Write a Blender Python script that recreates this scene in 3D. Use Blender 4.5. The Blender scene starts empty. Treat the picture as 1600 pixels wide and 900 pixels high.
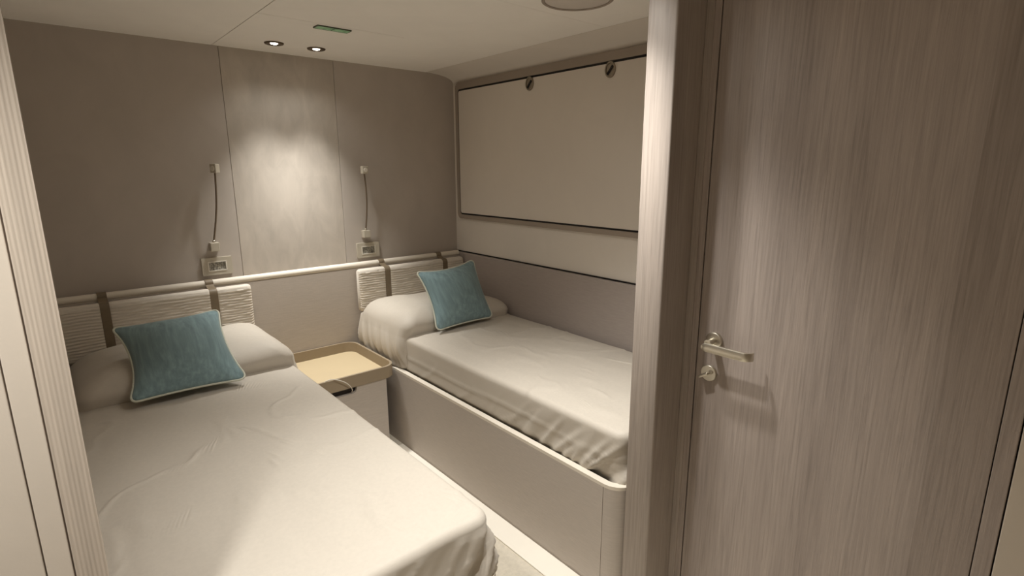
import bpy, bmesh, math, random
from mathutils import Vector, Matrix, noise

random.seed(7)
S = bpy.context.scene
C = S.collection

# ------------------------------------------------------------------ camera
H = 1.465
YAW, PITCH, ROLL, FPX = 0.70977, 0.219, -0.00316, 844.6
F = Vector((math.sin(YAW)*math.cos(PITCH), math.cos(YAW)*math.cos(PITCH), -math.sin(PITCH)))
R0 = Vector((math.cos(YAW), -math.sin(YAW), 0)); U0 = R0.cross(F)
R1 = R0*math.cos(ROLL) + U0*math.sin(ROLL); U1 = -R0*math.sin(ROLL) + U0*math.cos(ROLL)
cd = bpy.data.cameras.new('camera'); cam = bpy.data.objects.new('camera', cd); C.objects.link(cam)
cd.sensor_width = 36; cd.lens = FPX/1600*36; cd.clip_start = 0.02
cam.matrix_world = Matrix(((R1.x, U1.x, -F.x, 0), (R1.y, U1.y, -F.y, 0), (R1.z, U1.z, -F.z, H), (0, 0, 0, 1)))
S.camera = cam

# ------------------------------------------------------------------ world, exposure
w = bpy.data.worlds.new('world'); S.world = w; w.use_nodes = True
w.node_tree.nodes['Background'].inputs[0].default_value = (0.9, 0.85, 0.8, 1)
w.node_tree.nodes['Background'].inputs[1].default_value = 0.0
S.view_settings.view_transform = 'Standard'
S.view_settings.look = 'None'
S.view_settings.gamma = 1
S.view_settings.use_curve_mapping = False
S.view_settings.exposure = 2.24
S.cycles.max_bounces = 9
S.cycles.diffuse_bounces = 6
S.cycles.glossy_bounces = 3
LAMP_COL = (1.0, 0.978, 0.925)
P_WALL, P_FOOT, P_ENTRY = 10.5, 11.4, 16      # watts of the downlight pairs

# ------------------------------------------------------------------ materials
MATS = {}
def srgb(r, g, b):
    f = lambda c: (c/255/12.92) if c/255 <= .04045 else ((c/255+.055)/1.055)**2.4
    return (f(r), f(g), f(b), 1)
def mat(name, col, rough=.6, metal=0, spec=.5, sheen=0):
    m = bpy.data.materials.new(name); m.use_nodes = True
    b = m.node_tree.nodes['Principled BSDF']
    b.inputs['Base Color'].default_value = col
    b.inputs['Roughness'].default_value = rough
    b.inputs['Metallic'].default_value = metal
    b.inputs['Specular IOR Level'].default_value = spec
    if sheen:
        b.inputs['Sheen Weight'].default_value = sheen
        b.inputs['Sheen Roughness'].default_value = .4
    MATS[name] = m
    return m
def nd(m, t, **kw):
    n = m.node_tree.nodes.new(t)
    for k, v in kw.items(): setattr(n, k, v)
    return n
def lk(m, a, b): m.node_tree.links.new(a, b)
def tex(m, scale_vec, scale=1, detail=4, rough=.6, distort=0, dims='Object'):
    tc = nd(m, 'ShaderNodeTexCoord'); mp = nd(m, 'ShaderNodeMapping')
    mp.inputs['Scale'].default_value = scale_vec
    lk(m, tc.outputs[dims], mp.inputs[0])
    n = nd(m, 'ShaderNodeTexNoise')
    n.inputs['Scale'].default_value = scale; n.inputs['Detail'].default_value = detail
    n.inputs['Roughness'].default_value = rough; n.inputs['Distortion'].default_value = distort
    lk(m, mp.outputs[0], n.inputs['Vector'])
    return n
def ramp(m, src, stops):
    r = nd(m, 'ShaderNodeValToRGB')
    while len(r.color_ramp.elements) < len(stops): r.color_ramp.elements.new(.5)
    for e, (p, c) in zip(r.color_ramp.elements, stops): e.position = p; e.color = c
    lk(m, src, r.inputs[0]); return r
def mix(m, fac, a, b, mode='MIX'):
    n = nd(m, 'ShaderNodeMix'); n.data_type = 'RGBA'; n.blend_type = mode
    for sock, v in ((n.inputs[0], fac), (n.inputs[6], a), (n.inputs[7], b)):
        if hasattr(v, 'is_output'): lk(m, v, sock)
        else: sock.default_value = v
    return n.outputs[2]
def basecol(m, out): lk(m, out, m.node_tree.nodes['Principled BSDF'].inputs['Base Color'])
def bump(m, src, strength=.3, dist=.002):
    b = nd(m, 'ShaderNodeBump'); b.inputs['Strength'].default_value = strength
    b.inputs['Distance'].default_value = dist
    p = m.node_tree.nodes['Principled BSDF']
    prev = p.inputs['Normal'].links[0].from_socket if p.inputs['Normal'].links else None
    if prev: lk(m, prev, b.inputs['Normal'])
    lk(m, src, b.inputs['Height']); lk(m, b.outputs[0], p.inputs['Normal'])
def dull(c, k): return (c[0]*k, c[1]*k, c[2]*k, 1)

def wood(name, col, contrast=.2, rough=.5, leaf=None):
    m = mat(name, col, rough)
    fine = tex(m, (165, 165, 5), 1, 4, .6)
    band = tex(m, (26, 26, 1.1), 1, 2, .5)
    broad = tex(m, (9, 9, .5), 1, 3, .55, .3)
    a = ramp(m, fine.outputs['Fac'], [(.3, dull(col, 1-contrast)), (.5, col), (.72, dull(col, 1+contrast*.7))])
    b = ramp(m, broad.outputs['Fac'], [(.3, (.80, .79, .79, 1)), (.55, (1, 1, 1, 1)), (.75, (1.08, 1.07, 1.06, 1))])
    bd = ramp(m, band.outputs['Fac'], [(.35, (0, 0, 0, 1)), (.6, (1, 1, 1, 1))])
    a2 = mix(m, bd.outputs[0], mix(m, .45, a.outputs[0], col), a.outputs[0])     # grain comes and goes in bands
    o = mix(m, 1.0, a2, b.outputs[0], 'MULTIPLY')
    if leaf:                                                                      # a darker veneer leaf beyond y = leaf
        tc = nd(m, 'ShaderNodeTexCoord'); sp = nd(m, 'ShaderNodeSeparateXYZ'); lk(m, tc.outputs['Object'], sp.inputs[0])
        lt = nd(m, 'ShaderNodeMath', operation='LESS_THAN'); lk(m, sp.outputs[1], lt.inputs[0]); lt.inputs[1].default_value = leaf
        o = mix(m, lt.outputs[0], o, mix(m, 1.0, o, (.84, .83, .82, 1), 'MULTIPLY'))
    basecol(m, o); bump(m, fine.outputs['Fac'], .5, .0015)
    return m
def mottled(name, col, amt=.06, scale=(3, 3, 2.2), rough=.6, spec=.4, bs=.1):
    m = mat(name, col, rough, spec=spec)
    n = tex(m, scale, 1.6, 5, .6, .7)
    r = ramp(m, n.outputs['Fac'], [(.3, dull(col, 1-amt)), (.7, dull(col, 1+amt))])
    basecol(m, r.outputs[0])
    f = tex(m, (220, 220, 220), 1, 2)
    bump(m, f.outputs['Fac'], bs, .001)
    return m
def weave(name, col, rough=.75, sx=500, sz=500, amt=.08, bs=.3, sheen=.0):
    m = mat(name, col, rough, spec=.3, sheen=sheen)
    a = tex(m, (sx*.12, sx*.12, sz), 1, 3); b = tex(m, (sx, sx, sz*.12), 1, 3)
    ad = nd(m, 'ShaderNodeMath', operation='ADD'); lk(m, a.outputs['Fac'], ad.inputs[0]); lk(m, b.outputs['Fac'], ad.inputs[1])
    r = ramp(m, a.outputs['Fac'], [(.3, dull(col, 1-amt)), (.7, dull(col, 1+amt))])
    basecol(m, r.outputs[0]); bump(m, ad.outputs[0], bs, .0008)
    return m

WOOD_DOOR = wood('door_wood', srgb(164, 152, 144), .22)
WOOD_POST = wood('post_wood', srgb(162, 151, 142), .2)
WOOD_LIGHT = wood('light_wood', srgb(188, 176, 162), .12)
PANEL_L = mottled('pale_panel', srgb(196, 186, 173), .03)
WALL_SIDE = mottled('wall_covering', srgb(184, 175, 166), .05)
WALL_MID = mottled('wall_covering_pale', srgb(186, 177, 166), .11, (7, 7, 3.2))
WALL_RIGHT = mottled('wall_cream', srgb(226, 219, 210), .02)
CEIL = mottled('ceiling_cream', srgb(248, 244, 238), .02, bs=.04)
FLOOR = weave('floor_carpet', srgb(214, 206, 190), .9, bs=.1)
FLOOR_STRIP = mottled('floor_strip_cream', srgb(248, 242, 230), .02)
UPH = weave('upholstery_taupe', srgb(187, 178, 169), .7, 160, 420, .07, .35)
UPH_D = weave('upholstery_grey', srgb(170, 160, 154), .7, 160, 420, .06, .25)
CREAM = mottled('cream_trim', srgb(224, 216, 202), .02)
SPREAD = weave('bedspread_fabric', srgb(199, 191, 179), .6, 700, 700, .03, .15, .1)
PILLOWM = weave('pillow_fabric', srgb(199, 191, 179), .6, 700, 700, .03, .15, .15)
PAD = weave('ribbed_fabric', srgb(214, 206, 194), .85, 120, 560, .16, .5)
STRAP = mottled('brown_leather', srgb(122, 108, 88), .08, (30, 30, 30), .5)
FRAME = mottled('window_frame_taupe', srgb(160, 148, 136), .02)
BLACK = mat('black_seal', srgb(22, 17, 15), .6)
PANEL = mottled('blackout_panel_cream', srgb(222, 214, 204), .02)
NICKEL = mat('brushed_nickel', srgb(214, 208, 194), .36, 1.0)
BRONZE = mat('bronze_ring', srgb(112, 98, 82), .45, .8)
STEM = mat('stem_metal', srgb(128, 114, 98), .4, .6)
DARKMET = mat('latch_metal', srgb(158, 148, 132), .4, .6)
PLASTIC = mat('silver_plastic', srgb(190, 182, 166), .4)
PLASTICW = mat('white_plastic', srgb(224, 218, 206), .4)
TRAYM = mottled('tray_leather', srgb(158, 143, 121), .03, rough=.55)
TRAYIN = mottled('tray_mat', srgb(206, 188, 154), .02, rough=.6)
DARK = mat('dark_recess', srgb(40, 32, 28), .7)
SCREW = mat('gap_dark', srgb(30, 24, 21), .8)
CEILDISC = mat('diffuser_plastic', srgb(206, 198, 190), .45)

def speckle():
    m = mat('speckled_keys', srgb(120, 116, 106), .5)
    n = tex(m, (260, 260, 260), 1, 2)
    r = ramp(m, n.outputs['Fac'], [(.42, srgb(108, 104, 96)), (.58, srgb(176, 172, 160))])
    basecol(m, r.outputs[0]); return m
KEYS = speckle()
def teal():
    c = srgb(128, 152, 157)
    m = mat('teal_linen', c, .8, spec=.25, sheen=.25)
    n = tex(m, (60, 5, 60), 1, 4, .65, .2)
    r = ramp(m, n.outputs['Fac'], [(.28, dull(c, .8)), (.5, c), (.75, dull(c, 1.3))])
    basecol(m, r.outputs[0])
    f = tex(m, (700, 250, 700), 1, 2); bump(m, f.outputs['Fac'], .3, .0008)
    return m
TEAL = teal()
PIPING = weave('piping_cream', srgb(206, 208, 194), .8)
def green():
    m = mat('green_strip', srgb(70, 112, 76), .35)
    n = tex(m, (30, 60, 1), 1, 2)
    r = ramp(m, n.outputs['Fac'], [(.4, srgb(120, 176, 132)), (.62, srgb(176, 226, 184))])
    basecol(m, r.outputs[0]); return m
GREEN = green()
GREEN_D = mat('green_frame', srgb(62, 66, 46), .4)
def emit(name, col, s):
    m = mat(name, (col[0], col[1], col[2], 1), .4)
    b = m.node_tree.nodes['Principled BSDF']
    b.inputs['Emission Color'].default_value = (col[0], col[1], col[2], 1); b.inputs['Emission Strength'].default_value = s
    return m
BULB = emit('lamp_glow', (1, .92, .8), 3.0)

# ------------------------------------------------------------------ mesh helpers
def link(name, bm, m, parent=None, smooth=False, angle=35):
    me = bpy.data.meshes.new(name)
    bmesh.ops.recalc_face_normals(bm, faces=bm.faces[:])
    bm.to_mesh(me); bm.free()
    return link_mesh(name, me, m, parent, smooth, angle)
def link_mesh(name, me, m, parent=None, smooth=False, angle=35):
    if smooth:
        me.polygons.foreach_set('use_smooth', [True]*len(me.polygons))
        if angle: me.set_sharp_from_angle(angle=math.radians(angle))
    me.materials.append(m)
    o = bpy.data.objects.new(name, me); C.objects.link(o)
    if parent:
        o.parent = parent
        loc = Vector(parent['_b']) if '_b' in parent else Vector((0, 0, 0))
        o.matrix_parent_inverse = Matrix.Translation(-loc)
    return o
def thing(name, label, cat, base, group=None, kind=None):
    o = bpy.data.objects.new(name, None); C.objects.link(o)
    o.location = base; o.empty_display_size = .05
    o['_b'] = list(base); o['label'] = label; o['category'] = cat
    if group: o['group'] = group
    if kind: o['kind'] = kind
    return o
def tag(o, label, cat, group=None, kind=None):
    o['label'] = label; o['category'] = cat
    if group: o['group'] = group
    if kind: o['kind'] = kind
    return o
def box(bm, x0, x1, y0, y1, z0, z1, bev=0, seg=2):
    b = bmesh.new(); bmesh.ops.create_cube(b, size=1)
    for v in b.verts:
        v.co = Vector(((x0+x1)/2+v.co.x*(x1-x0), (y0+y1)/2+v.co.y*(y1-y0), (z0+z1)/2+v.co.z*(z1-z0)))
    if bev: bmesh.ops.bevel(b, geom=b.edges[:], offset=bev, segments=seg, profile=.5, affect='EDGES')
    join(bm, b); return bm
def join(bm, b):
    mp = {v: bm.verts.new(v.co) for v in b.verts}
    for f in b.faces:
        try: bm.faces.new([mp[v] for v in f.verts])
        except ValueError: pass
    b.free()
def B(x0, x1, y0, y1, z0, z1, bev=0, seg=2): return box(bmesh.new(), x0, x1, y0, y1, z0, z1, bev, seg)
def prism(bm, pts, axis, a0, a1):
    """closed 2D polygon pts extruded along an axis"""
    def P(p, a):
        if axis == 'x': return (a, p[0], p[1])
        if axis == 'y': return (p[0], a, p[1])
        return (p[0], p[1], a)
    v0 = [bm.verts.new(P(p, a0)) for p in pts]; v1 = [bm.verts.new(P(p, a1)) for p in pts]
    n = len(pts)
    for i in range(n): bm.faces.new((v0[i], v0[(i+1) % n], v1[(i+1) % n], v1[i]))
    bm.faces.new(v0[::-1]); bm.faces.new(v1); return bm
def rrect(x0, x1, y0, y1, r, n=6):
    out = []
    for cx, cy, a in ((x1-r, y1-r, 0), (x0+r, y1-r, 90), (x0+r, y0+r, 180), (x1-r, y0+r, 270)):
        for i in range(n+1):
            t = math.radians(a+90*i/n); out.append((cx+r*math.cos(t), cy+r*math.sin(t)))
    return out
def ring(bm, outer, inner, axis, a0, a1):
    """solid frame between two matching polygons"""
    def P(p, a):
        if axis == 'x': return (a, p[0], p[1])
        if axis == 'y': return (p[0], a, p[1])
        return (p[0], p[1], a)
    n = len(outer)
    L = [[bm.verts.new(P(p, a)) for p in poly] for poly, a in ((outer, a0), (inner, a0), (inner, a1), (outer, a1))]
    for i in range(n):
        j = (i+1) % n
        for k in range(4): bm.faces.new((L[k][i], L[k][j], L[(k+1) % 4][j], L[(k+1) % 4][i]))
    return bm
def tube(bm, path, r, n=10, closed=False, cap=True):
    path = [Vector(p) for p in path]; N = len(path); rings = []
    prevn = None
    for i, p in enumerate(path):
        if closed: t = path[(i+1) % N]-path[i-1]
        else: t = path[min(i+1, N-1)]-path[max(i-1, 0)]
        t.normalize()
        if prevn is None:
            a = Vector((0, 0, 1)) if abs(t.z) < .9 else Vector((1, 0, 0))
            nn = t.cross(a).normalized()
        else: nn = (prevn-t*prevn.dot(t)).normalized()
        prevn = nn; bb = t.cross(nn)
        rr = r(i/(N-1)) if callable(r) else r
        rings.append([bm.verts.new(p+nn*rr*math.cos(2*math.pi*k/n)+bb*rr*math.sin(2*math.pi*k/n)) for k in range(n)])
    m = N if closed else N-1
    for i in range(m):
        A, Bq = rings[i], rings[(i+1) % N]
        for k in range(n): bm.faces.new((A[k], A[(k+1) % n], Bq[(k+1) % n], Bq[k]))
    if cap and not closed: bm.faces.new(rings[0][::-1]); bm.faces.new(rings[-1])
    return bm
def lathe(bm, prof, center, axis='z', n=32, flip=1):
    """prof: list of (radius, height along axis)"""
    c = Vector(center); rows = []
    for r, h in prof:
        row = []
        for k in range(n):
            a = 2*math.pi*k/n; u, v = r*math.cos(a), r*math.sin(a)
            d = {'z': (u, v, h*flip), 'x': (h*flip, u, v), 'y': (u, h*flip, v)}[axis]
            row.append(bm.verts.new(c+Vector(d)))
        rows.append(row)
    for A, Bq in zip(rows, rows[1:]):
        for k in range(n): bm.faces.new((A[k], A[(k+1) % n], Bq[(k+1) % n], Bq[k]))
    bm.faces.new(rows[0][::-1]); bm.faces.new(rows[-1]); return bm
def ribbon(bm, path, x0, x1, th):
    """strap of thickness th, path of (y,z) points, spanning x0..x1"""
    N = len(path); rows = []
    for i, (y, z) in enumerate(path):
        a = path[max(i-1, 0)]; b = path[min(i+1, N-1)]
        t = Vector((b[0]-a[0], b[1]-a[1])).normalized(); nrm = Vector((-t.y, t.x))*th/2
        rows.append([bm.verts.new(q) for q in ((x0, y+nrm.x, z+nrm.y), (x1, y+nrm.x, z+nrm.y), (x1, y-nrm.x, z-nrm.y), (x0, y-nrm.x, z-nrm.y))])
    for A, Bq in zip(rows, rows[1:]):
        for k in range(4): bm.faces.new((A[k], A[(k+1) % 4], Bq[(k+1) % 4], Bq[k]))
    bm.faces.new(rows[0][::-1]); bm.faces.new(rows[-1]); return bm

# ------------------------------------------------------------------ room dimensions
YB = 3.0            # head wall
XR = 2.088          # hull-side wall
XL = -0.06          # wall beside the near bed
ZC = 2.035          # ceiling
PY0, PY1 = 0.872, 0.967   # partition between entry and berth
XD = 1.46           # door wall
EX0, EY0 = -0.75, -1.15   # entry lobby limits

# ------------------------------------------------------------------ setting
o = link('floor', B(EX0-.1, 2.2, EY0-.1, 3.1, -.06, 0), FLOOR)
tag(o, 'pale cream carpeted floor between the two beds', 'floor', kind='structure')
o = link('strip_1', B(1.20, 1.296, .96, 2.42, .0005, .006, .002), FLOOR_STRIP)  # thin strip in a paler cream than the carpet
tag(o, 'paler cream strip on the floor along the right bed base', 'floor trim', kind='structure')

# ceiling: panels with fine open joints
cl = thing('ceiling', 'cream panelled cabin ceiling with fine joints', 'ceiling', (0.7, 1.2, ZC), kind='structure')
g = .0016
EX, EY = EX0-.1, EY0-.1
for pts in ([(EX, EY), (.712-g, EY), (.712-g, 3.1), (EX, 3.1)],
            [(.712+g, 2.292+g), (1.3348, 2.292+g), (1.3348, 3.1), (.712+g, 3.1)],
            [(.712+g, 1.59+g*.5), (1.885, 1.59+g*.5), (1.885, 3.1), (1.335, 3.1), (1.335, 2.292-g), (.712+g, 2.292-g)],
            [(.712+g, EY), (1.885, EY), (1.885, 1.59-g*.5), (.712+g, 1.59-g*.5)]):
    link('ceiling_panel', prism(bmesh.new(), pts, 'z', ZC, ZC+.018), CEIL, cl)
link('backing_board', B(EX0-.1, 2.2, EY0-.1, 3.1, ZC+.019, ZC+.05), SCREW, cl)

# coved strip between ceiling and right wall
prof = [(1.888, ZC+.001)]
for i in range(13):
    t = i/12*math.pi/2
    prof.append((1.888+.192*math.sin(t)**1.0*(.0+1), ZC-.002-.052*(1-math.cos(t))) if False else (1.888+.198*math.sin(t), ZC-.045*(1-math.cos(t))**1.0))
prof += [(2.13, ZC-.045), (2.13, ZC+.018), (1.888, ZC+.018)]
bm = prism(bmesh.new(), prof[1:], 'y', PY1-.02, 3.05)
o = link('trim_2', bm, WALL_RIGHT, None, True, 30)
tag(o, 'curved cream cove between the ceiling and the wall with the window panel', 'cove', kind='structure')

# head wall: three panels with joints
wb = thing('wall_back', 'head wall of beige panels behind both beds, lit by downlights', 'wall', (1.0, YB, 0), kind='structure')
for (x0, x1, m) in ((XL-.1, .738, WALL_SIDE), (.7395, 1.3015, WALL_MID), (1.303, 2.12, WALL_SIDE)):
    link('wall_panel', B(x0, x1, YB, YB+.03, 0, ZC+.02, .0016, 2), m, wb)
link('backing_board', B(XL-.1, 2.12, YB+.031, YB+.06, 0, ZC), SCREW, wb)
link('lower_panel', B(XL, XR-.02, 2.9475, YB-.001, .0, .898, .006, 3), UPH, wb)
# hull wall
wr = thing('wall_right', 'cream wall on the far side of the right bed', 'wall', (XR, 2, 0), kind='structure')
link('wall_panel', B(XR, XR+.06, PY1-.02, YB+.0, 0, ZC-.044), WALL_RIGHT, wr)
link('lower_panel', B(XR-.022, XR-.001, PY1+.001, YB-.037, .0, .918, .008, 3), UPH_D, wr)
link('joint_strip', B(XR-.006, XR-.0005, PY1+.001, YB-.001, .9185, .925), SCREW, wr)
o = link('wall_left', B(XL-.06, XL, PY1-.02, YB, 0, ZC), WALL_SIDE)
tag(o, 'beige wall beside the left bed, mostly hidden behind the jamb', 'wall', kind='structure')

# left jamb wall with its grooves
wj = thing('wall_left_jamb', 'pale ribbed wood jamb and panels at the left edge of the opening', 'wall', (-.1, PY0, 0), kind='structure')
bm = bmesh.new()
pts = [(-.0375, .967), (-.0375, .866)]
nrib = 7
for i in range(nrib*4+1):
    x = -.0375+.0335*i/(nrib*4)
    pts.append((x, 0.8645-.0004*math.sin(i/4*2*math.pi)))
pts += [(-.004, .868), (-.004, .967)]
prism(bm, pts[:2]+pts[2:], 'z', 0, ZC)
link('jamb_strip', bm, WOOD_LIGHT, wj, True, 50)
link('panel', B(-.0657, -.0396, PY0, PY1, 0, ZC, .0012), PANEL_L, wj)
link('panel', B(EX0, -.0672, PY0, PY1, 0, ZC, .0012), PANEL_L, wj)
link('backing_board', B(-.069, -.036, PY0+.006, PY1-.001, 0, ZC), WOOD_DOOR, wj)

# right partition: the post
o = link('wall_partition', B(1.32, 2.14, PY0, PY1, 0, ZC, .006, 3), WOOD_POST, None, True, 30)
tag(o, 'tall taupe wood post at the foot of the right bed, left of the door', 'post', kind='structure')

# entry lobby shell behind and beside the viewpoint
for nm, b, lab in (('wall_entry_left', B(EX0-.06, EX0, EY0, PY1, 0, ZC), 'wood wall left of the entry, outside the picture'),
                   ('wall_entry_back', B(EX0, 1.5, EY0-.06, EY0, 0, ZC), 'wood wall behind the entry, outside the picture')):
    tag(link(nm, b, WOOD_LIGHT), lab, 'wall', kind='structure')
# door wall pieces
wd = thing('wall_door', 'pale wall panel right of the wooden door', 'wall', (XD, -.5, 0), kind='structure')
link('wall_panel', B(XD-.004, XD+.05, EY0, .0895, 0, ZC, .002), PANEL_L, wd)
link('backing_board', B(XD+.05, XD+.09, EY0, PY0, 0, ZC), SCREW, wd)

dr = thing('door_1', 'taupe vertical-grain wood door with a lever handle', 'door', (XD, .475, 0), kind='structure')
fr = link('door_frame', B(XD-.001, XD+.045, .8295, PY0-.0005, 0, ZC, .0015), WOOD_DOOR, dr)
bm = B(XD-.006, XD+.001, .848, PY0-.0005, 0, ZC, .0015); link('frame_moulding', bm, WOOD_POST, fr)
link('door_frame', B(XD-.001, XD+.045, .0925, .1235, 0, ZC, .0015), WOOD_DOOR, dr)
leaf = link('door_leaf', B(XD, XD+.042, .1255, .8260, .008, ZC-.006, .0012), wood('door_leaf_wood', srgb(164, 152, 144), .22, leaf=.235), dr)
# lever handle
hy, hz = .772, .962
hd = link('lever_handle', lathe(bmesh.new(), [(.0245, 0), (.0252, -.004), (.0245, -.010), (.0225, -.0115), (.010, -.0115), (.010, -.045), (.0, -.045)][:-1], (XD, hy, hz), 'x', 36), NICKEL, dr, True, 40)
bm = bmesh.new()
N = 22; rows = []
for i in range(N+1):
    t = i/N
    y = hy+.013-.145*t
    xo = XD-.051+.018*max(0, (t-.86)/.14)**2       # tip turns back to the door
    hh = .0130*(min(1, (t/.06))**.5 if t < .06 else 1)*(1-.06*t)
    if t == 0: hh = .005
    zc = hz-.011
    th = .0050
    sec = [(-th, -hh*.8), (-th*.7, -hh), (th*.7, -hh), (th, -hh*.8), (th, hh*.8), (th*.7, hh), (-th*.7, hh), (-th, hh*.8)]
    rows.append([bm.verts.new((xo+a, y, zc+b)) for a, b in sec])
for A, Q in zip(rows, rows[1:]):
    for k in range(8): bm.faces.new((A[k], A[(k+1) % 8], Q[(k+1) % 8], Q[k]))
bm.faces.new(rows[0]); bm.faces.new(rows[-1][::-1])
link('lever', bm, NICKEL, hd, True, 40)
ky, kz = .781, .857
lockp = link('lock_rosette', lathe(bmesh.new(), [(.0245, 0), (.0252, -.003), (.0245, -.008), (.0235, -.009)], (XD, ky, kz), 'x', 36), NICKEL, dr, True, 40)
bm = bmesh.new()
b2 = B(-.018, 0, -.0042, .0042, -.0165, .0165, .003, 3)
for v in b2.verts: v.co = Matrix.Rotation(math.radians(58), 4, 'X') @ v.co
for v in b2.verts: v.co += Vector((XD-.0085, ky+.008, kz-.005))
join(bm, b2); link('thumb_turn', bm, NICKEL, lockp, True, 40)
link('keyhole_boss', lathe(bmesh.new(), [(.0065, 0), (.0065, -.003), (.004, -.004)], (XD-.0088, ky-.009, kz+.006), 'x', 18), DARKMET, lockp, True, 40)

# ------------------------------------------------------------------ window panel on the hull wall
wn = thing('window_1', 'closed rectangular window panel with taupe frame and two round latches', 'window', (XR, 2.0, 1.14), kind='structure')
y0, y1, z0, z1 = 1.045, 2.958, 1.142, 1.984
fo = rrect(y0, y1, z0, z1, .035, 8); fi = rrect(y0+.026, y1-.026, z0+.026, z1-.040, .018, 8)
link('window_frame', ring(bmesh.new(), fo, fi, 'x', XR-.016, XR-.0005), FRAME, wn, True, 40)
fo2 = rrect(y0+.0262, y1-.0262, z0+.0262, z1-.0402, .018, 8); fi2 = rrect(y0+.034, y1-.031, z0+.035, z1-.050, .014, 8)
link('seal', ring(bmesh.new(), fo2, fi2, 'x', XR-.010, XR-.0008), BLACK, wn)
bm = prism(bmesh.new(), rrect(y0+.035, y1-.032, z0+.036, z1-.051, .013, 8), 'x', XR-.013, XR-.001)
pn = link('blackout_panel', bm, PANEL, wn)
for (ly, lz) in ((2.262, 1.905), (1.712, 1.905)):
    lt = link('latch', ring(bmesh.new(), [(ly+.030*math.cos(a*math.pi/18), lz+.036*math.sin(a*math.pi/18)) for a in range(36)],
              [(ly+.024*math.cos(a*math.pi/18), lz+.029*math.sin(a*math.pi/18)) for a in range(36)], 'x', XR-.020, XR-.0131), DARKMET, wn, True, 40)
    link('latch_dish', prism(bmesh.new(), [(ly+.0238*math.cos(a*math.pi/18), lz+.0288*math.sin(a*math.pi/18)) for a in range(36)], 'x', XR-.0155, XR-.0131), DARKMET, lt)
    b2 = B(-.006, .0, -.024, .024, -.005, .005, .0015)
    for v in b2.verts: v.co = Matrix.Rotation(math.radians(-48), 4, 'X') @ v.co+Vector((XR-.0156, ly, lz-.003))
    bm = bmesh.new(); join(bm, b2); link('latch_pull', bm, BLACK, lt)

# ------------------------------------------------------------------ ceiling fittings
def spot(name, parent, loc, power, size, blend=.6, radius=.028, aim=(0, 0, -1)):
    l = bpy.data.lights.new(name, 'SPOT'); l.energy = power; l.color = LAMP_COL
    l.spot_size = math.radians(size); l.spot_blend = blend; l.shadow_soft_size = radius
    ob = bpy.data.objects.new(name, l); C.objects.link(ob)
    ob.parent = parent; ob.matrix_parent_inverse = Matrix.Translation(-Vector(parent['_b']))
    ob.location = loc; ob.rotation_euler = Vector(aim).to_track_quat('-Z', 'Y').to_euler()
    return ob
def downlight(x, y, label, power, size=110, blend=.7, aim=(0, 0, -1), sp=(.03, 132, .7), group='recessed ceiling downlights'):
    t = thing('downlight', label, 'downlight', (x, y, ZC), group)
    link('ring', lathe(bmesh.new(), [(.0165, .0), (.0175, -.002), (.026, -.004), (.036, -.0065), (.041, -.005), (.043, -.002), (.043, .0)], (x, y, ZC-.0003), 'z', 36), BRONZE, t, True, 40)
    link('lens', lathe(bmesh.new(), [(.016, -.0005), (.0158, -.004), (.010, -.0062)], (x, y, ZC-.0003), 'z', 28), BULB, t, True, 40)
    spot('beam', t, (x, y, ZC-.03), power, size, blend, aim=aim)
    spot('spill', t, (x, y, ZC-.03), power*sp[0], sp[1], sp[2])
    return t
downlight(.924, 2.769, 'round bronze downlight in the ceiling near the head wall, the left one', P_WALL, 70, 1.0)
downlight(1.122, 2.766, 'round bronze downlight in the ceiling near the head wall, the right one', P_WALL, 70, 1.0)
downlight(.92, 1.10, 'round bronze downlight over the foot of the left bed, above the picture', P_FOOT, 104, 1.0, sp=(.085, 172, 1.0))
downlight(1.12, 1.10, 'round bronze downlight over the aisle at the bed feet, above the picture', P_FOOT, 104, 1.0, sp=(.085, 172, 1.0))
downlight(-.22, .50, 'round bronze downlight in the entry ceiling, behind the viewpoint', P_ENTRY, 104, 1.0, sp=(.05, 172, 1.0))

t = thing('ceiling_light', 'large round flat white fixture on the ceiling at the top edge', 'ceiling light', (1.494, 1.389, ZC))
link('ring', lathe(bmesh.new(), [(.113, 0), (.113, -.010), (.118, -.013), (.124, -.010), (.1245, 0)], (1.494, 1.389, ZC-.0003), 'z', 64), FRAME, t, True, 40)
link('diffuser', lathe(bmesh.new(), [(.1125, 0), (.1125, -.008), (.09, -.012), (.02, -.014)], (1.494, 1.389, ZC-.0003), 'z', 64), CEILDISC, t, True, 60)

t = thing('emergency_strip', 'small green rectangular strip sign on the ceiling', 'sign', (1.025, 2.34, ZC))
link('frame', ring(bmesh.new(), rrect(.951, 1.099, 2.313, 2.366, .004, 3), rrect(.9545, 1.0955, 2.3165, 2.3625, .002, 3), 'z', ZC-.0045, ZC-.0003), GREEN_D, t)
link('face', B(.955, 1.0245, 2.317, 2.362, ZC-.0045, ZC-.0005), GREEN, t)
link('face', B(1.0265, 1.095, 2.317, 2.362, ZC-.0045, ZC-.0005), GREEN, t)
link('divider', B(1.0247, 1.0263, 2.3195, 2.3595, ZC-.0055, ZC-.0005), GREEN_D, t)

# ------------------------------------------------------------------ rail and headboard pads
bm = tube(bmesh.new(), [(XL+.002+i*(XR-.024-XL)/40, 2.962, .9105) for i in range(41)], .0175, 20)
o = link('headboard_rail', bm, CREAM, None, True, 40)
tag(o, 'long round cream rail along the head wall above both beds', 'rail')

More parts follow.
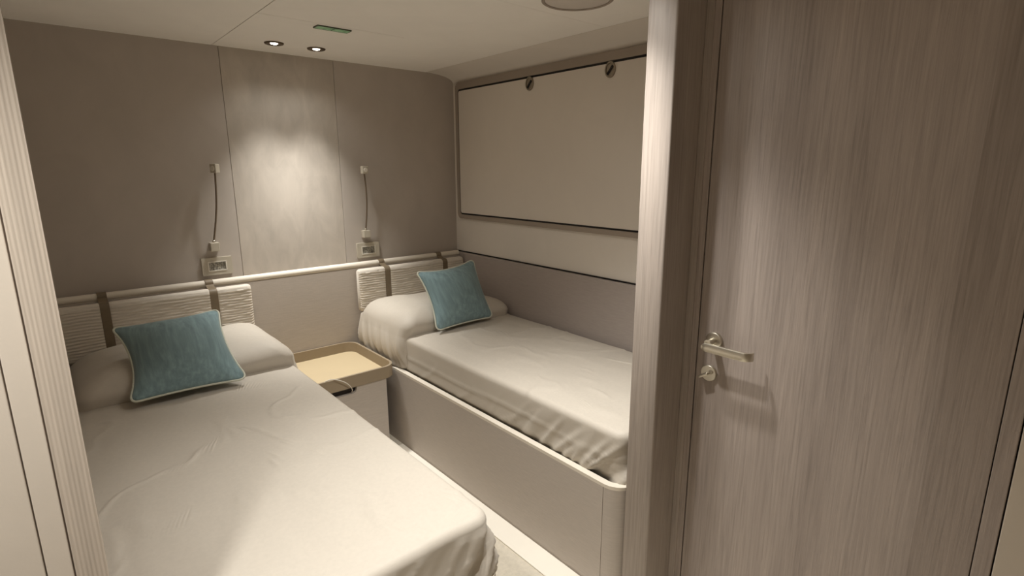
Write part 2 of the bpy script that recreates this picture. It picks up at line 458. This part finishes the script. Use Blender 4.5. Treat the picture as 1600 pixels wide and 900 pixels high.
def pad(name, x0, x1, straps, label, seed):
    zc0, zc1 = .648, .896; yb, yf = 2.925, 2.872
    t = thing(name, label, 'headboard', ((x0+x1)/2, (yb+yf)/2, zc0), 'ribbed headboard pads')
    # closed rounded cross-section (y,z), swept along x
    rr = .022; sec = []
    def arc(cy, cz, a0, a1, n=6):
        for i in range(n+1):
            a = math.radians(a0+(a1-a0)*i/n); sec.append((cy+rr*math.cos(a), cz+rr*math.sin(a)))
    arc(yf+rr, zc0+rr, 270, 180)
    nf = 110
    for i in range(1, nf): sec.append((yf, zc0+rr+(zc1-zc0-2*rr)*i/nf))
    arc(yf+rr, zc1-rr, 180, 90); arc(yb-rr, zc1-rr, 90, 0); 
    for i in range(1, 6): sec.append((yb, zc1-rr-(zc1-zc0-2*rr)*i/6))
    arc(yb-rr, zc0+rr, 0, -90)
    NX = 150; vs = []; fs = []; n = len(sec)
    cyc, czc = (yb+yf)/2, (zc0+zc1)/2
    for i in range(NX+1):
        u = i/NX; x = x0+(x1-x0)*u
        e = min(u, 1-u)*(x1-x0)
        k = 1-.32*max(0, 1-e/.018)**2
        kz = 1-.05*max(0, 1-e/.018)**2
        pin = sum(math.exp(-((x-s)/.019)**6) for s in straps)
        for (y, z) in sec:
            yy = cyc+(y-cyc)*k; zz = czc+(z-czc)*kz
            front = max(0, (cyc-y)/(cyc-yf))
            wv = noise.noise(Vector((x*9, z*16, seed)))*1.7+noise.noise(Vector((x*40, z*30, seed+3)))*.5
            ph = z*2*math.pi/.0135+wv
            rib = .0026*math.sin(ph)*(.6+.7*noise.noise(Vector((x*30, z*60, seed+9))))
            amp = front*(1 if e > .004 else .2)
            yy += rib*amp*(1-pin)+pin*.003*front
            zz -= pin*.0025*max(0, (z-zc1+.03)/.03)
            vs.append((x, yy, zz))
    for i in range(NX):
        for j in range(n):
            a = i*n+j; b = i*n+(j+1) % n
            fs.append((a, b, b+n, a+n))
    fs.append(tuple(range(n-1, -1, -1))); fs.append(tuple(NX*n+j for j in range(n)))
    me = bpy.data.meshes.new('cushion'); me.from_pydata(vs, [], fs)
    link_mesh('cushion', me, PAD, t, True, 60)
    for s in straps:
        path = [(2.8735, .652)]+[(2.8735, .652+.218*i/14) for i in range(1, 15)]
        for i in range(1, 8):
            a = math.radians(180-90*i/7); path.append((2.8955+.022*math.cos(a), .8715+.0235*math.sin(a)))
        path += [(2.915, .8955), (2.930, .8985)]
        for i in range(0, 13):
            a = math.radians(190-225*i/12); path.append((2.962+.0195*math.cos(a), .9105+.0195*math.sin(a)))
        link('strap', ribbon(bmesh.new(), path, s-.0175, s+.0175, .0028), STRAP, t, True, 40)
    return t
pad('headboard_pad', -.03, .737, (.14, .566), 'cream ribbed headboard pad strapped to the rail behind the left bed', 2.3)
pad('headboard_pad', 1.317, 2.052, (1.497, 1.905), 'cream ribbed headboard pad strapped to the rail behind the right bed', 7.7)

# ------------------------------------------------------------------ switch plates and reading lamps
def plate(x0, x1, label):
    z0, z1 = .9445, 1.0325; yw = YB-.0003
    t = thing('switch_plate', label, 'switch plate', ((x0+x1)/2, yw, z0), 'silver wall plates above the headboards')
    link('frame', ring(bmesh.new(), rrect(x0, x1, z0, z1, .004, 3), rrect(x0+.027, x1-.027, z0+.020, z1-.020, .002, 3), 'y', yw-.013, yw), PLASTIC, t, True, 40)
    link('bezel', ring(bmesh.new(), rrect(x0+.0265, x1-.0265, z0+.0195, z1-.0195, .002, 3), rrect(x0+.031, x1-.031, z0+.024, z1-.024, .001, 3), 'y', yw-.015, yw-.001), PLASTICW, t)
    n = 4; wi = (x1-x0-.0625)/n
    for i in range(n):
        a = x0+.03125+i*wi
        link('key', B(a+.0004, a+wi-.0004, yw-.0095, yw-.001, z0+.0245, z1-.0245, .0008), KEYS, t)
plate(.552, .690, 'silver switch plate with four keys on the wall above the left bed')
plate(1.367, 1.508, 'silver switch plate with four keys on the wall above the right bed')

def reading_lamp(xb, xh, bow, zb, zh, rot, label):
    t = thing('reading_lamp', label, 'reading lamp', (xb, YB, zb-.02), 'flexible wall reading lamps')
    link('base', B(xb-.020, xb+.020, 2.962, YB-.0003, zb-.021, zb+.021, .0025), PLASTIC, t)
    link('collar', lathe(bmesh.new(), [(.007, 0), (.007, .010), (.005, .012)], (xb, 2.978, zb+.0205), 'z', 14), NICKEL, t, True, 40)
    path = []
    for i in range(41):
        u = i/40
        path.append((xb+(xh-xb)*u+bow*math.sin(math.pi*u), 2.978-.042*u-.012*math.sin(math.pi*u), zb+.028+(zh-.02-zb-.028)*u))
    link('flexible_stem', tube(bmesh.new(), path, .0043, 10), STEM, t, True, 60)
    b2 = B(-.019, .019, -.012, .012, -.0215, .0215, .003)
    M = Matrix.Translation((xh, 2.932, zh)) @ Matrix.Rotation(math.radians(rot), 4, 'Z')
    for v in b2.verts: v.co = M @ v.co
    bm = bmesh.new(); join(bm, b2); hd = link('lamp_head', bm, PLASTIC, t)
    bm = lathe(bmesh.new(), [(.0125, 0), (.012, -.003), (.006, -.0035)], (0, -.0122, 0), 'y', 20)
    for v in bm.verts: v.co = M @ v.co
    link('lens', bm, PLASTICW, hd, True, 40)
reading_lamp(.616, .648, .006, 1.087, 1.466, -62, 'thin upright reading lamp on the wall above the left bed')
reading_lamp(1.424, 1.415, .005, 1.086, 1.455, 8, 'thin upright reading lamp on the wall above the right bed')

# ------------------------------------------------------------------ beds
def path_panel(pts, th, z0, z1, side):
    """vertical board following a plan path; thickness to the inner side"""
    bm = bmesh.new(); N = len(pts); rows = []
    for i, p in enumerate(pts):
        a = Vector(pts[max(i-1, 0)]); b = Vector(pts[min(i+1, N-1)]); tt = (b-a).normalized()
        nn = Vector((-tt.y, tt.x))*side
        q = Vector(p)+nn*th
        rows.append([bm.verts.new((p[0], p[1], z0)), bm.verts.new((p[0], p[1], z1)), bm.verts.new((q.x, q.y, z1)), bm.verts.new((q.x, q.y, z0))])
    for A, Q in zip(rows, rows[1:]):
        for k in range(4): bm.faces.new((A[k], A[(k+1) % 4], Q[(k+1) % 4], Q[k]))
    bm.faces.new(rows[0][::-1]); bm.faces.new(rows[-1]); return bm
def bed_base(sx, xa, xw, yf, label):
    """xa aisle side, xw wall side, yf foot"""
    s = 1 if xw > xa else -1; r = .075
    pts = [(xa, 2.9465)]+[(xa, 2.9465-(2.9465-yf-r)*i/10) for i in range(1, 11)]
    for i in range(1, 11):
        a = math.radians(90*i/10); pts.append((xa+s*(r-r*math.cos(a)), yf+r-r*math.sin(a)))
    pts.append((xw, yf))
    t = thing('bed', label, 'bed', ((xa+xw)/2, (yf+2.96)/2, 0), 'built-in single beds')
    link('side_panel', path_panel(pts[:11], .024, 0, .410, s), UPH, t, True, 40)
    link('foot_panel', path_panel([(xa, yf+r-.0022)]+pts[12:], .024, 0, .410, s), UPH, t, True, 40)
    link('rim_cap', path_panel([(p[0], p[1]) for p in pts], .026, .4102, .4225, s), CREAM, t, True, 40)
    link('deck', B(min(xa+s*.028, xw), max(xa+s*.028, xw), yf+.08, 2.9465, .34, .365), DARK, t)
    return t
bed_base(1, 1.30, 2.064, .969, 'right single bed, taupe upholstered base with a pale rim')
bed_base(-1, .792, XL+.003, .945, 'left single bed, its taupe base mostly hidden below the bedspread')

def fbm(x, y, z): 
    return noise.noise(Vector((x, y, z)))+.5*noise.noise(Vector((2*x, 2*y, 2*z+5)))+.25*noise.noise(Vector((4*x, 4*y, 4*z+9)))

def perimeter(x0, x1, y0, y1, r, N):
    """N points evenly spaced on a rounded rectangle with outward normals"""
    fine = rrect(x0, x1, y0, y1, r, 40)
    P = [Vector(p) for p in fine]+[Vector(fine[0])]
    L = [0]
    for a, b in zip(P, P[1:]): L.append(L[-1]+(b-a).length)
    out = []; j = 0
    for i in range(N):
        d = L[-1]*i/N
        while L[j+1] < d: j += 1
        f_ = (d-L[j])/max(1e-9, L[j+1]-L[j]); out.append(P[j].lerp(P[j+1], f_))
    nr = []
    for i in range(N):
        tt = (out[(i+1) % N]-out[i-1]).normalized(); nr.append(Vector((tt.y, -tt.x)))
    return out, nr

def bedspread(x0, x1, y0, y1, ztop, zbot, fold_corner, seed, label):
    N = 920; re = .026
    P, NR = perimeter(x0, x1, y0, y1, .05, N)
    cx, cy = (x0+x1)/2, (y0+y1)/2
    vs = [(cx, cy, ztop+.012)]; fs = []
    def topz(x, y):
        e = min(x-x0, x1-x, y-y0, y1-y)
        z = ztop+.010*min(1, max(0, e)/.10)**.6
        z += .0035*fbm(x*5, y*2.2, seed)*min(1, max(0, e+.02)/.08)
        d = fbm(x*2.5+3, y*2.5, seed+4)
        z += .0035*math.exp(-(d/.05)**2)
        return z
    rings = 34
    loops = []
    for k in range(1, rings+1):
        s = (k/rings)**.85
        row = []
        for p, nn in zip(P, NR):
            q = Vector((cx, cy)).lerp(p-nn*re, s)
            row.append((q.x, q.y, topz(q.x, q.y)))
        loops.append(row)
    for k in range(1, 8):
        a = math.radians(90*k/7); row = []
        for i, (p, nn) in enumerate(zip(P, NR)):
            q = p-nn*re*(1-math.sin(a)); zz = topz(p.x-nn.x*re, p.y-nn.y*re)
            row.append((q.x, q.y, zz-re*(1-math.cos(a))))
        loops.append(row)
    K = 20
    base = loops[-1]
    for k in range(1, K+1):
        u = k/K; row = []
        for i, (p, nn) in enumerate(zip(P, NR)):
            z = base[i][2]+(zbot-base[i][2])*u
            sc = i/N*2*(x1-x0+y1-y0)
            # hanging folds: broad waves and sharp pleats
            dcorner = (p-Vector(fold_corner[:2])).length
            near = math.exp(-(dcorner/.42)**2)
            wv = fbm(sc*5, u*.9, seed)*.004*u
            pl = noise.noise(Vector((sc*3.1+u*1.3, u*.8, seed+8)))
            wv += .0045*math.exp(-(pl/.045)**2)*u                                     # thin wandering creases
            fold = abs(noise.noise(Vector((sc*15+u*2.5, u*.6, seed+2))))              # sharp gathered folds by the corner
            wv += near*(u**.4 if fold_corner[2] else u**.8)*(.032*(1-min(1, fold*2.4))-.010)
            wv += .003*math.exp(-((u-.36-.1*noise.noise(Vector((sc*2, seed, 1))))/.03)**2)   # mattress piping line
            if fold_corner[2]:
                da = (p.y-y0)
                wv += fold_corner[2]*math.exp(-((da-.035)/.016)**2)*u**.8*(1 if p.x > cx else 0)
            wv -= .034*(max(0, u-.66)/.34)**1.5
            row.append((p.x+nn.x*wv, p.y+nn.y*wv, z))
        loops.append(row)
    for row in loops: vs += row
    for i in range(N): fs.append((0, 1+i, 1+(i+1) % N))
    for k in range(len(loops)-1):
        for i in range(N):
            a = 1+k*N+i; b = 1+k*N+(i+1) % N
            fs.append((a, a+N, b+N, b))
    fs.append(tuple(1+(len(loops)-1)*N+i for i in range(N)))
    me = bpy.data.meshes.new('bedspread'); me.from_pydata(vs, [], fs); me.update()
    bm = bmesh.new(); bm.from_mesh(me)
    o = link('bedspread', bm, SPREAD, None, True, None)
    return tag(o, label, 'bedspread', 'beige bedspreads')
bedspread(1.335, 2.055, .992, 2.935, .598, .3655, (1.338, .992, 0), 1.7, 'beige bedspread tucked over the mattress of the right bed')
bedspread(-.035, .764, .962, 2.935, .598, .3655, (.764, .962, .028), 5.2, 'beige bedspread tucked over the mattress of the left bed')

def bed_pillow(x0, x1, y0, y1, ztop, drape, seed, label):
    """covered pillow; drape = (side, x limit, z) where the cover falls over the mattress edge"""
    N = 300; P, NR = perimeter(x0, x1, y0, y1, .06, N)
    cx, cy = (x0+x1)/2, (y0+y1)/2-.03
    zb0 = .606; vs = [(cx, cy, ztop)]; fs = []; loops = []
    M = 44
    for k in range(1, M+1):
        s = k/M; row = []
        for i, p in enumerate(P):
            q = Vector((cx, cy)).lerp(p, s**.8)
            ss = s**.8
            zb = zb0
            h = (1-ss**3.2)**.6 if ss < 1 else 0
            front = max(0, (cy-p.y)/(cy-y0))
            h2 = (1-ss**5)**.5 if ss < 1 else 0
            h = h+(h2-h)*front*.7
            sd = max(0, drape[0]*(p.x-cx)/((x1-x0)/2)-.5)*2
            h3 = (1-ss**9)**.6 if ss < 1 else 0
            h = h+(h3-h)*min(1, sd)*.6
            z = zb+(ztop-zb)*h
            z += .004*fbm(q.x*7, q.y*7, seed)*h+.0025*noise.noise(Vector((q.x*30, q.y*9, seed+3)))*(1-h)
            bl = .026*4*h*(1-h)*front if ss > .6 else 0
            z = min(z, .645+max(0, 2.868-q.y)*7)            # pressed in under the headboard pad
            row.append([q.x, q.y-bl, z])
        loops.append(row)
    if drape:
        K = 16; base = loops[-1]; side, zl = drape
        for k in range(1, K+1):
            u = k/K; row = []
            for i, p in enumerate(P):
                wgt = max(0, (side*(p.x-cx)/(abs(x1-x0)/2)-.80)/.2)
                wgt = min(1, wgt*1.6)
                sc = i*.0075
                fold = wgt*u**.6*(.014*noise.noise(Vector((p.y*24+u*1.5, seed, 0)))+.014*math.exp(-(noise.noise(Vector((p.y*13+.8*u, seed+2, 1)))/.10)**2))
                nn = NR[i]
                z = base[i][2]+(zl-base[i][2])*u*wgt-.012*u*(1-wgt)
                bul = .014*math.sin(math.pi*min(1, u*1.1))*wgt
                row.append([base[i][0]+nn.x*(fold+bul-.002*u), base[i][1]+nn.y*(fold*.6), z])
            loops.append(row)
    for row in loops: vs += [tuple(r) for r in row]
    for i in range(N): fs.append((0, 1+i, 1+(i+1) % N))
    for k in range(len(loops)-1):
        for i in range(N):
            a = 1+k*N+i; b = 1+k*N+(i+1) % N
            fs.append((a, a+N, b+N, b))
    me = bpy.data.meshes.new('bed_pillow'); me.from_pydata(vs, [], fs); me.update()
    bm = bmesh.new(); bm.from_mesh(me)
    bmesh.ops.holes_fill(bm, edges=[e for e in bm.edges if e.is_boundary])
    o = link('bed_pillow', bm, PILLOWM, None, True, None)
    return tag(o, label, 'pillow', 'covered bed pillows')
bed_pillow(1.312, 2.050, 2.395, 2.940, .735, (-1, .43), 3.1, 'beige covered pillow at the head of the right bed, draping over the side')
bed_pillow(-.030, .775, 2.385, 2.940, .730, (1, .48), 8.4, 'beige covered pillow at the head of the left bed, in shadow')

# ------------------------------------------------------------------ teal cushions
def cushion(BL, BR, TL, TR, thick, con, seed, label):
    BL, BR, TL, TR = map(Vector, (BL, BR, TL, TR))
    nrm = (BR-BL).cross(TL-BL).normalized()
    base = (BL+BR)/2
    t = thing('cushion', label, 'cushion', base, 'teal cushions with pale piping')
    n = 44
    def edge(u, v):
        c_ = .22; a_, b_ = abs(u), abs(v)                  # rounded ears
        if a_ > 1-c_ and b_ > 1-c_:
            du, dv = (a_-1+c_)/c_, (b_-1+c_)/c_; sc_ = max(du, dv)/math.hypot(du, dv)
            u = math.copysign(1-c_+c_*du*sc_, u); v = math.copysign(1-c_+c_*dv*sc_, v)
        k = 1.035
        cl_, cr_, cb, ct = con                             # how far each side draws in: left, right, bottom, top
        fu = cr_ if u > 0 else cl_; fv = ct if v > 0 else cb
        uu = u*(1-fu*(1-v*v)**.75)*k; vv = v*(1-fv*(1-u*u)**.75)*k
        a, b = (uu+1)/2, (vv+1)/2
        return BL*(1-a)*(1-b)+BR*a*(1-b)+TL*(1-a)*b+TR*a*b
    vs = []; fs = []; idx = {}
    for sgn in (1, -1):
        for i in range(n+1):
            for j in range(n+1):
                u, v = -1+2*i/n, -1+2*j/n
                if sgn == -1 and (i in (0, n) or j in (0, n)): idx[(sgn, i, j)] = idx[(1, i, j)]; continue
                h = max(0, (1-u*u)*(1-v*v))**.72
                wr_ = noise.noise(Vector((u*2.2+v*.6, v*1.2, seed+sgn)))*.10*h
                cr = max(abs(u), abs(v)); cor = (abs(u)*abs(v))**4
                wr_ += .10*cor*math.sin((u-v*sgn*(1 if u*v > 0 else -1))*22)*min(1, h*3)
                p = edge(u, v)+nrm*sgn*thick*(1 if sgn > 0 else .28)*(h+wr_)
                idx[(sgn, i, j)] = len(vs); vs.append(p)
        for i in range(n):
            for j in range(n):
                q = [idx[(sgn, i, j)], idx[(sgn, i+1, j)], idx[(sgn, i+1, j+1)], idx[(sgn, i, j+1)]]
                fs.append(q if sgn > 0 else q[::-1])
    # object-space axes of the cloth follow the cushion so the slub runs along it
    X = (BR-BL).normalized(); Y = nrm.cross(X).normalized(); Z = nrm
    M = Matrix((X, Y, Z)).transposed().to_4x4(); M.translation = base
    Mi = M.inverted()
    me = bpy.data.meshes.new('cover'); me.from_pydata([Mi @ v for v in vs], [], fs); me.update()
    o = link_mesh('cover', me, TEAL, t, True, None); o.matrix_parent_inverse = Matrix.Identity(4)
    o.matrix_basis = Matrix.Translation(-base) @ M
    loop = []
    m = 40
    for k in range(m): loop.append(edge(-1+2*k/m, -1))
    for k in range(m): loop.append(edge(1, -1+2*k/m))
    for k in range(m): loop.append(edge(1-2*k/m, 1))
    for k in range(m): loop.append(edge(-1, 1-2*k/m))
    # round the corners
    for _ in range(1): loop = [(loop[i-1]+loop[i]*2+loop[(i+1) % len(loop)])/4 for i in range(len(loop))]
    link('piping', tube(bmesh.new(), loop, .0042, 8, closed=True), PIPING, t, True, None)
    return t
cushion((.128, 2.275, .640), (.530, 2.250, .640), (.126, 2.60, .850), (.526, 2.60, .862), .095, (.25, .17, .07, .14), 4.4, 'teal cushion with pale piping leaning back on the left bed')
cushion((1.467, 2.318, .632), (1.868, 2.340, .632), (1.480, 2.530, .918), (1.872, 2.530, .945), .095, (.18, .12, .07, .20), 9.1, 'teal cushion with pale piping standing upright on the right bed')

# ------------------------------------------------------------------ nightstand
nx0, nx1, ny0, ny1 = .80, 1.284, 2.42, 2.946
t = thing('nightstand', 'low taupe nightstand with a leather tray top between the beds', 'nightstand', ((nx0+nx1)/2, 2.69, 0))
link('body', B(nx0+.004, 1.222, ny0+.03, ny1, 0, .402, .004), UPH, t)
fz = .4015
# drawer front with a notched finger pull at its top edge
pts = [(nx0+.004, .012), (1.222, .012), (1.222, fz), (1.060, fz), (1.058, .384), (1.052, .374), (1.042, .368), (.872, .368), (.862, .374), (.856, .384), (.854, fz), (nx0+.004, fz)]
dw = link('drawer_front', prism(bmesh.new(), pts, 'y', ny0+.006, ny0+.028), UPH, t)
link('finger_pull', B(.857, 1.057, ny0+.0225, ny0+.0295, .371, .4010), DARK, dw)
tr = link('tray', ring(bmesh.new(), rrect(nx0, nx1, ny0, ny1, .070, 10), rrect(nx0+.012, nx1-.012, ny0+.012, ny1-.012, .060, 10), 'z', .4025, .466), TRAYM, t, True, 40)
link('tray_base', prism(bmesh.new(), rrect(nx0+.0125, nx1-.0125, ny0+.0125, ny1-.0125, .059, 10), 'z', .4030, .410), TRAYIN, tr, True, 40)
cab = []
for (x, y, z) in ((.86, 2.50, .4125), (.885, 2.455, .440), (.905, 2.425, .468), (.935, 2.414, .474), (.968, 2.405, .462), (1.0, 2.404, .440), (1.022, 2.408, .412), (1.033, 2.420, .388), (1.034, 2.436, .3745)):
    cab.append(Vector((x, y, z)))
sm = []
for i in range(len(cab)-1):
    p0, p1, p2, p3 = cab[max(i-1, 0)], cab[i], cab[i+1], cab[min(i+2, len(cab)-1)]
    for k in range(6):
        u = k/6
        sm.append(.5*((2*p1)+(p2-p0)*u+(2*p0-5*p1+4*p2-p3)*u*u+(3*p1-p0-3*p2+p3)*u**3))
sm.append(cab[-1])
o = link('charging_cable', tube(bmesh.new(), sm, .0022, 8), PLASTICW, None, True, None)
tag(o, 'thin white cable arching over the front of the nightstand tray', 'cable')

for ob in bpy.data.objects:
    if '_b' in ob: del ob['_b']
